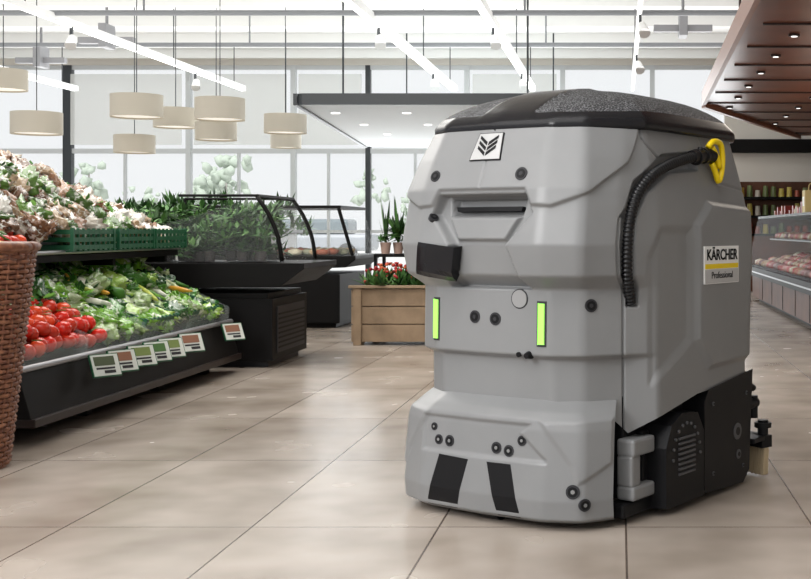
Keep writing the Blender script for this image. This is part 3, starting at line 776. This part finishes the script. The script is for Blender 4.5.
# tall plant group against the window
b = MB()
for x in (-6.9, -6.2, -5.2, -2.0, -1.3):
    b.cyl((x, 18.6, 0), (x, 18.6, .5), .22, .28, 20, 1); b.cyl((x, 18.6, .5), (x, 18.6, 1.0), .03, .02, 8, 1)
    for j in range(12): leafcluster(b, (x+rr(-.3, .3), 18.6+rr(-.3, .3), rr(.7, 1.4)), 16, .1, .4, w=.035, up=.0)
b.done('indoor_potted_plants', [LEAFD, M('pot_grey', (.3, .3, .3), .7)])
b = MB(); b.bb((-6.6, 16.0, 0), (-4.6, 17, .95), 0); b.bb((-6.7, 15.95, .95), (-4.5, 17.05, 1.0), 1); b.bb((-5.9, 16.4, 1.0), (-5.5, 16.6, 1.35), 1); b.done('checkout_counter', [M('checkout_grey', (.35, .35, .35), .5), DGREY], bevel=.01)

# ------------------------------------------------------------ right side deli
D = empty('deli_counter')
WB = M('counter_wood', (.13, .055, .034), .5, var=((.08, .036, .022), 4, .35, .7), spec=.2)
b = MB(); b.bb((1.90, 8.2, .06), (2.9, 17.2, .38), 0); b.bb((1.98, 8.25, 0), (2.85, 17.1, .06), 1); b.bb((1.80, 8.15, .38), (2.9, 17.25, .50), 1)
b.bb((1.79, 8.15, .43), (1.80, 17.25, .445), 2)
for y in np.arange(9, 17, 1.): b.bb((1.895, y, .07), (1.90, y+.012, .38), 1)
b.bb((2.75, 8.2, .5), (2.9, 17.2, 1.15), 0)
b.bb((2.15, 8.2, .86), (2.75, 17.2, .88), 1); b.bb((1.98, 8.2, 1.16), (2.75, 17.2, 1.19), 1)
b.done('counter_base', [WB, MET, CHROME, GLASS], D)
b = MB(); b.add([(1.84, 8.2, .5), (1.84, 17.2, .5), (1.98, 17.2, 1.17), (1.98, 8.2, 1.17)], [(0, 1, 2, 3)], 0)
b.done('counter_glass_front', M('dark_glass', (.1, .1, .1), .05, alpha=.06, spec=.1), D)
b = MB()
for y in np.arange(8.4, 17, .14):
    for i in range(4): b.blob((1.98+i*.18, y+rr(-.03, .03), .545+.03*i), (.08, .07, .05), 0, amp=.2, sub=1)
    for i in range(3): b.blob((2.25+i*.18, y+rr(-.03, .03), .92), (.07, .065, .05), 0, amp=.2, sub=1)
    if random.random() < .6: b.bb((2.1, y, 1.19), (2.5, y+.09, 1.19+rr(.05, .14)), 0)
b.done('meat_and_cheese', M('deli_meat', (.45, .12, .08), .5, spec=.25, island=[(.40, .05, .04), (.34, .12, .08), (.25, .03, .022), (.36, .22, .11), (.42, .34, .22), (.13, .035, .022)]), D)
b = MB(); b.bb((1.99, 12.9, 1.19), (2.22, 13.1, 1.43), 0); b.bb((1.985, 12.96, 1.26), (1.99, 13.05, 1.36), 1); b.tube([(2.04, 13, 1.42), (2.06, 13, 1.50), (2.15, 13, 1.50), (2.17, 13, 1.42)], .006, n=6)
b.done('paper_bag', [M('paper_yellow', (.62, .5, .22), .7), WHITE], D)
b = MB(); b.bb((1.9, 19.5, 0), (5.6, 19.95, .9), 0)
for z in (.9, 1.2, 1.5): b.bb((1.9, 19.5, z), (5.6, 19.95, z+.04), 1)
b.bb((1.9, 19.9, .9), (5.6, 19.95, 1.8), 0)
for x in (1.9, 3.7, 5.57): b.bb((x, 19.5, .9), (x+.03, 19.95, 1.8), 0)
for z in (.94, 1.24, 1.54):
    for x in np.arange(2.0, 5.5, .13):
        h = rr(.10, .2); b.cyl((x, 19.7, z), (x, 19.7, z+h), .05, .04, 10, 2)
b.done('wall_product_shelf', [WB, MET, M('jars', (.5, .3, .1), .3, island=[(.4, .25, .05), (.3, .06, .03), (.5, .45, .38), (.12, .15, .05), (.5, .4, .08)])])
b = MB(); b.bb((1.76, 19.8, 2.28), (5.98, 19.98, 2.5)); b.done('trim_2', MET)

# ------------------------------------------------------------ lights, world, camera
def area(name, loc, sx, sy, e, tgt=None, col=(1, 1, 1)):
    l = bpy.data.lights.new(name, 'AREA'); l.shape = 'RECTANGLE'; l.size = sx; l.size_y = sy; l.energy = e; l.color = col
    o = bpy.data.objects.new(name, l); COL.objects.link(o); o.location = loc
    if tgt is not None: o.rotation_euler = (Vector(tgt)-Vector(loc)).to_track_quat('-Z', 'Y').to_euler()
    return o
area('overhead_fill_light', (-3, 2.0, 3.7), 7, 4, 240)  # added overhead fill for the room, not a real fixture
area('overhead_fill_light.001', (-4.5, 8.5, 3.7), 6, 3, 330, col=(1, .98, .94))  # second added overhead fill, above the produce side
area('overhead_fill_light.002', (1.5, 8.0, 2.4), 1.0, 3, 40, col=(1, .9, .78))  # added warm fill below the wood canopy, no fixture there
area('ceiling_fill_light', (-3.5, 14.5, 3.0), 12, 6, 260, (-3.5, 14.5, 4))  # added lamp facing up, only brightens the ceiling
area('canopy_fill_light', (3.0, 11, 1.6), 2, 6, 45, (3.0, 11, 3), (1, .9, .8))  # added lamp that lifts the underside of the wood canopy
area('robot_key_light', (-3.4, .4, 2.8), 1.4, 1.4, 150, (-.3, 4.5, .8))  # added key light aimed at the robot, no such lamp in the shop
area('window_glow_light', (-4.0, 19.7, 2.0), 12, 3.4, 400, (-4, 5, .8), (.95, .98, 1))
s = bpy.data.lights.new('sun', 'SUN'); s.energy = 3.0; s.angle = .05
so = bpy.data.objects.new('sun', s); COL.objects.link(so); so.location = (0, 0, 12); so.rotation_euler = (math.radians(38), 0, math.radians(-10))
w = bpy.data.worlds.new('World'); sc.world = w; w.use_nodes = True
bg = w.node_tree.nodes['Background']; bg.inputs[0].default_value = (.96, .98, 1, 1); bg.inputs[1].default_value = .95
cam = bpy.data.cameras.new('camera'); co = bpy.data.objects.new('camera', cam); COL.objects.link(co)
co.location = (0, 0, 1.0); co.rotation_euler = (math.pi/2, 0, 0)
cam.sensor_width = 36; cam.lens = 1200/811*36; cam.shift_x = -(620-405.5)/811; cam.shift_y = -(289.5-230)/811
cam.clip_end = 200
sc.camera = co
